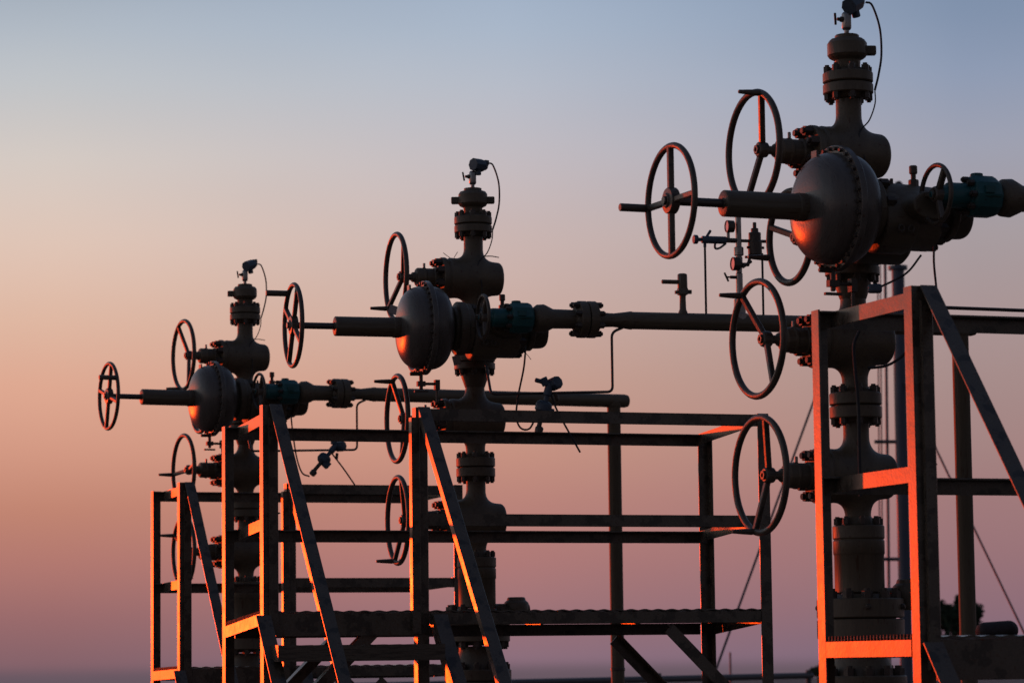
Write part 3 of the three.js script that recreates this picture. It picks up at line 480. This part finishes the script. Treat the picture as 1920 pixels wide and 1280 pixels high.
// ------------------------------------------------------------------ access platforms with stairs
function platform(o) {
  const P0 = at(o.px, o.top, o.d), g = thing('access_platform', o.label, 'platform', V(P0.x, 0, P0.z), o.turn ?? PAD, 'steel access platforms in front of the wellheads');
  const top = P0.y, mid = at(o.px, o.mid, o.d).y, deck = at(o.px, o.deck, o.d).y, D = o.D ?? 0.875, w = 0.07, drop = o.drop ?? 0;
  const inv = q => q.clone().sub(g.position).applyAxisAngle(Y, -(o.turn ?? PAD));
  const toX = (px, z) => { let a = -1, b = 8; for (let i = 0; i < 50; i++) { const m = (a + b) / 2, q = V(m, top - 0.3, z).applyAxisAngle(Y, o.turn ?? PAD).add(g.position); if (pixel(q)[0] < px) a = m; else b = m; } return a; };
  const open = o.open ? toX(o.open, 0) : 0.8, Lx = o.right ? toX(o.right, 0) : 2.9;
  const S = (p0, p1, A, B, ww, tt, wa) => angleBar(p0, p1, A, B, ww ?? w, tt, wa);
  const post = (x, z, A, B, hi = top) => add('post', S(V(x, -0.05, z), V(x, hi, z), A, B), M.frame, g);
  post(0, 0, X, nZ); post(0, -D, X, Z, top - drop); post(open, 0, X, nZ); post(Lx, 0, nX, nZ); post(Lx, -D, nX, Z, top - drop);
  // rails at top and mid height: the web hangs down, the other leg lies flat along its upper edge
  const k = 0.012;
  for (const y of [top - 0.004, mid]) {
    add('end_rail', S(V(w + k, y - drop, -D + 0.01), V(w + k, y, -0.01), nY, X, 0.02, 0.006, 0.066), M.frame, g);
    add('end_rail', S(V(Lx - w - k, y - drop, -D + 0.01), V(Lx - w - k, y, -0.01), nY, X, 0.066), M.frame, g);
    add('side_rail', S(V(0.01, y - 0.002 - drop, -D + k), V(Lx - 0.01, y - 0.002 - drop, -D + k), nY, Z, 0.07), M.frame, g);
    add('side_rail', S(V(open + 0.01, y - 0.002, -k), V(Lx - 0.01, y - 0.002, -k), nY, nZ, 0.07), M.frame, g);
  }
  // deck: edge beams, joists, wavy plank grating
  const bh = 0.068;
  add('edge_beam', S(V(-0.002, deck - drop, -D + w + 0.004), V(-0.002, deck, -w - 0.004), nY, X, bh), M.frame, g);
  add('edge_beam', S(V(Lx + 0.002, deck - drop, -D + w + 0.004), V(Lx + 0.002, deck, -w - 0.004), nY, nX, bh), M.frame, g);
  add('edge_beam', S(V(0.075, deck - 0.001 - drop, -D - 0.004), V(Lx - 0.075, deck - 0.001 - drop, -D - 0.004), nY, Z, bh), M.frame, g);
  add('edge_beam', S(V(open + 0.075, deck - 0.001, 0.004), V(Lx - 0.075, deck - 0.001, 0.004), nY, nZ, bh), M.frame, g);
  add('stair_header', flatBar(V(0.072, deck - 0.001, 0.0), V(open + 0.072, deck - 0.001, 0.0), nY, nZ, o.header ?? 0.125, 0.01), M.frame, g);
  for (let i = 1; i < 5; i++) add('joist', S(V(Lx * i / 5, deck - 0.002 - drop, -D + 0.02), V(Lx * i / 5, deck - 0.002, -0.02), nY, X, 0.024), M.frame, g);
  const planks = 4, pw = (D - 0.02) / planks;
  for (let i = 0; i < planks; i++) {
    const n = 90, z0 = -D + 0.01 + i * pw, geo = new THREE.BoxGeometry(Lx - 0.02, 0.008, pw - 0.012, Math.round(Lx / 0.0105), 1, 1), p = geo.attributes.position;
    for (let q = 0; q < p.count; q++) p.setY(q, p.getY(q) + 0.0065 * Math.pow(Math.abs(Math.sin((p.getX(q) + i * 0.021) / 0.085 * Math.PI)), 1.6));
    geo.computeVertexNormals(); add('deck_plank', geo, M.frame, g, V(Lx / 2, deck + 0.006 + drop * (z0 + pw / 2) / D, z0 + pw / 2)).rotation.x = -Math.atan(drop / D);
  }
  // teeth of the grating on the sunny end
  { const l = []; for (let i = 0; i < 26; i++) l.push(new THREE.BoxGeometry(0.03, 0.022, 0.006).translate(0.02, deck + 0.012 + drop * (-D + 0.09 + i * (D - 0.18) / 25) / D, -D + 0.09 + i * (D - 0.18) / 25)); const t = add('grating_teeth', merge(l), M.nut, g); t.userData.kind = 'stuff'; }
  // knee braces under the deck
  const br = 0.58, below = 0.6;
  for (const z of [-0.014, -D + 0.014]) {
    const B = z > -0.2 ? nZ : Z;
    for (const [xa, xb] of [[br + 0.05, 0.02], [Lx - br - 0.05, Lx - 0.02]]) {
      const dz = z < -0.2 ? drop : 0, p0 = V(xa, deck - bh - 0.002 - dz, z), p1 = V(xb, deck - bh - below - dz, z), ax = p1.clone().sub(p0).normalize(), side = V(-ax.y, ax.x, 0).multiplyScalar(xb > xa ? 1 : -1);
      add('knee_brace', S(p0, p1, side.negate(), B, 0.072), M.frame, g);
    }
  }
  // the stair comes down toward +z between the first two posts
  const m = 1.18, n = V(0, 1, m).normalize();
  for (const [x, A] of [[0.062, X], [open - 0.004, X]]) {
    const first = x < 0.1, hA_ = first ? nX : X, hx = first ? x + 0.045 : x + 0.014, sx = first ? (o.sx ?? -0.045) : open + 0.085;
    const px_ = first ? sx + 0.08 : sx, p0 = V(px_, deck - 0.01, 0.03), run = (deck - 0.01) / m, p1 = V(px_, 0, 0.03 + run), dir = p1.clone().sub(p0).normalize(), down = V(0, -dir.z, dir.y).multiplyScalar(1);
    add('stringer', S(p0, p1, down, hA_, 0.085), M.frame, g);
    const r0 = V(hx, top + 0.002, 0.012), r1 = V(hx, top - deck + 0.05, 0.012 + (deck - 0.05) / m);
    add('stair_handrail', S(r0, r1, down, hA_, 0.072, 0.007, 0.045), M.frame, g);
    add('stair_post', S(V(x - 0.022, -0.03, r1.z - 0.05), V(x - 0.022, r1.y + 0.02, r1.z - 0.05), A, nZ, 0.055), M.frame, g);
    add('rail_post', S(V(x - 0.03, deck - 0.12, 0.024), V(x - 0.03, top - 0.06, 0.024), A, nZ, 0.05), M.frame, g);
  }
  const steps = Math.floor((deck - 0.1) / 0.225);
  for (let i = 1; i <= steps; i++) {
    const y = deck - i * 0.225, z = 0.03 + i * 0.225 / m, geo = new THREE.BoxGeometry(open + 0.06, 0.085, 0.19, 40, 1, 1), p = geo.attributes.position;
    for (let q = 0; q < p.count; q++) if (p.getY(q) > 0) p.setY(q, p.getY(q) + 0.005 * Math.abs(Math.sin(p.getX(q) / 0.085 * Math.PI)));
    geo.computeVertexNormals(); add('tread', geo, M.frame, g, V(0.02 + open / 2, y, z + 0.02));
  }
  return { g, deck, Lx, open, D };
}
const platA = platform({ D: 0.925, px: 1709, top: 535, mid: 868, deck: 1199, d: 12.25, sx: 0.005, header: 0.16, label: 'nearest access platform with the brightest orange posts, beside the largest wellhead' });
const platB = platform({ px: 492, top: 758, mid: 960, deck: 1150, d: 17.2, open: 780, right: 1443, D: 0.9, drop: 0.058, label: 'wide access platform with stairs between the largest and smallest wellheads' });
const platC = platform({ px: 336, top: 904, mid: 1083, deck: 1254, d: 22.0, open: 537, right: 868, drop: 0.015, label: 'narrow access platform in front of the smallest wellhead' });

// a rolled sack left on the nearest deck
{ const p = at(1870, 1180, 12.75), g = new THREE.CapsuleGeometry(0.038, 0.1, 8, 20).rotateZ(Math.PI / 2 + 0.06), q = g.attributes.position;
  for (let i = 0; i < q.count; i++) { const x = q.getX(i), y = q.getY(i); q.setY(i, (y < -0.022 ? -0.022 : y) + 0.004 * Math.sin(x * 60) * Math.sin(q.getZ(i) * 50)); q.setZ(i, q.getZ(i) * 1.3); }
  g.computeVertexNormals();
  const m = add('rolled_sack', g, M.sack, scene, p.setY(platA.deck + 0.036)); m.userData = { label: 'dark rolled sack lying on the nearest platform deck', category: 'sack' }; }

// ------------------------------------------------------------------ far background
const solid = (name, geo, mat, label, category, group) => { const m = add(numbered(name), geo, mat, scene); m.userData = { label, category }; if (group) m.userData.group = group; return m; };
{ // blue mast with a pale ladder of rods, crown and guys
  const d = 60, b = at(1690, 1240, d), g = thing('rig_mast', 'blue tubular mast far behind the largest wellhead', 'mast', V(b.x, 0, b.z)), lp = (x, y, dd = 0) => at(x, y, d + dd).sub(g.position);
  const top = lp(1684, 500);
  add('column', tube([V(0.1, -0.1, 0), top], 0.125, 4, 20, 0), M.mast, g);
  add('column_flange', rod(0.19, -0.06, 0.02, 24), M.mast, g, top);
  add('upper_section', tube([top, lp(1676, 352)], 0.06, 4, 12, 0), M.mast, g);
  add('crown_block', merge([new THREE.BoxGeometry(0.36, 0.07, 0.25), rod(0.1, -0.05, 0.05, 16).rotateX(Math.PI / 2).translate(-0.1, 0.06, 0), rod(0.08, -0.05, 0.05, 16).rotateX(Math.PI / 2).translate(0.12, 0.05, 0)]), M.pole, g, lp(1674, 352));
  for (const [x0, x1, r] of [[1646, 1652, 0.014], [1651, 1657, 0.014], [1660, 1670, 0.03]]) add('lattice_rod', tube([lp(x0, 480, 0.3), lp(x1, 1330, 0.3)], r, 4, 8, 0), M.rig, g);
  for (const y of [828, 1048]) add('cross_bar', tube([lp(1640, y, 0.2), lp(1692, y, 0.1)], 0.035, 3, 8, 0), M.pole, g);
  add('guy_wire', tube([lp(1672, 356), lp(1525, 755, -2), lp(1330, 1290, -6)], 0.022, 8, 6, 0), M.pole, g);
  add('guy_wire', tube([lp(1688, 700), lp(1760, 850, -1), lp(1945, 1236, -5)], 0.022, 8, 6, 0), M.pole, g);
}
{ const d0 = 48, d1 = 56, a = at(900, 1281, d0), b = at(1522, 1266, d1);
  const g = thing('pipeline', 'low dark pipe on supports far behind the platforms', 'pipe', V(0, 0, 0));
  add('pipe', tube([a.clone().add(b.clone().sub(a).multiplyScalar(-1.2)), b], 0.055, 4, 14, 0), M.pole, g);
  for (const t of [0, 0.5, 0.99]) { const p = a.clone().lerp(b, t); add('support', rod(0.05, -0.6 , p.y + 0.1, 10), M.pole, g, V(p.x, 0, p.z)); }
  for (const t of [0.4]) { const p = at(1370, 1255, 90); const m = solid('marker_post', rod(0.028, -0.3, 0.5 + p.y, 8).translate(p.x, 0, p.z), M.pole, 'thin upright marker post standing far off by the guy wire', 'post'); }
}
// trees and shrubs far off
const leafMat = [[0.035, 0.06, 0.03], [0.05, 0.075, 0.035], [0.028, 0.05, 0.03]].map(c => new THREE.MeshPhysicalMaterial({ color: new THREE.Color().setRGB(...c), roughness: 0.9, side: THREE.DoubleSide }));
function leaves(blobs, size, density) {
  const pos = [], nor = [];
  for (const [bx, by, bz, br, bs] of blobs) for (let i = 0; i < density; i++) {
    const u = rnd() * 2 - 1, a = rnd() * 6.283, q = Math.sqrt(1 - u * u), rr = br * Math.cbrt(0.25 + 0.75 * rnd()) * (0.8 + 0.35 * rnd());
    const c = V(bx + rr * q * Math.cos(a), by + rr * u * (bs ?? 0.8), bz + rr * q * Math.sin(a)), n = V(rnd() - 0.5, rnd() - 0.3, rnd() - 0.5).normalize(), t = n.clone().cross(V(rnd(), rnd(), rnd())).normalize(), b = n.clone().cross(t), s = size * (0.6 + 0.8 * rnd());
    for (const [p, r] of [[-1, 0], [0, -0.5], [1, 0], [-1, 0], [1, 0], [0, 0.5]]) { const v = c.clone().addScaledVector(t, p * s).addScaledVector(b, r * s); pos.push(v.x, v.y, v.z); nor.push(n.x, n.y, n.z); }
  }
  const g = new THREE.BufferGeometry(); g.setAttribute('position', new THREE.Float32BufferAttribute(pos, 3)); g.setAttribute('normal', new THREE.Float32BufferAttribute(nor, 3)); return g;
}
const bark = paint(0.09, 0.07, 0.055, 0.9, 0.004);
function farTree(px, base, topY, width, d, mat, label, trunkFrac = 0.3) {
  const b = at(px, base, d), t = at(px, topY, d), s = d / F, hgt = t.y - b.y, r = width * s / 2;
  const gy = d < 120 ? 0 : -(d - 120) * 0.0046;
  const g = thing('tree', label, 'tree', V(b.x, gy, b.z), 0, 'trees far behind the pad'), c0 = b.y - gy;
  const tr = [tube([V(0, -0.1, 0), V(r * 0.06, c0 * 0.6, 0), V(-r * 0.03, c0 + hgt * 0.5, 0)], r * 0.08, 10, 8)];
  for (let i = 0; i < 5; i++) { const a = i * 1.3; tr.push(tube([V(0, c0 * 0.8 + i * 0.05, 0), V(Math.cos(a) * r * 0.4, c0 + hgt * 0.25, Math.sin(a) * r * 0.4), V(Math.cos(a) * r * 0.7, c0 + hgt * 0.5, Math.sin(a) * r * 0.7)], r * 0.035, 8, 6)); }
  add('trunk', merge(tr), bark, g);
  const bl = [[0, c0 + hgt * 0.45, 0, r * 0.55]];
  for (let i = 0; i < 11; i++) { const a = rnd() * 6.28, q = r * (0.35 + 0.4 * rnd()); bl.push([Math.cos(a) * q, c0 + hgt * (0.2 + 0.5 * rnd()), Math.sin(a) * q, r * (0.22 + 0.2 * rnd())]); }
  bl.push([r * 0.15, c0 + hgt * 0.85, 0, r * 0.16, 1.5]);
  add('crown', leaves(bl, r * 0.07, 420), mat, g);
}
farTree(1793, 1196, 1118, 118, 150, leafMat[0], 'dark green tree beside the nearest platform post, blurred by distance');
farTree(1536, 1268, 1246, 46, 260, leafMat[1], 'low pale green tree beyond the end of the low pipe');
farTree(1640, 1270, 1238, 60, 240, leafMat[2], 'low dark tree seen under the nearest platform deck');
farTree(1598, 1272, 1240, 44, 250, leafMat[1], 'small pale tree seen under the nearest platform deck beside a dark one');

renderer.render(scene, camera);
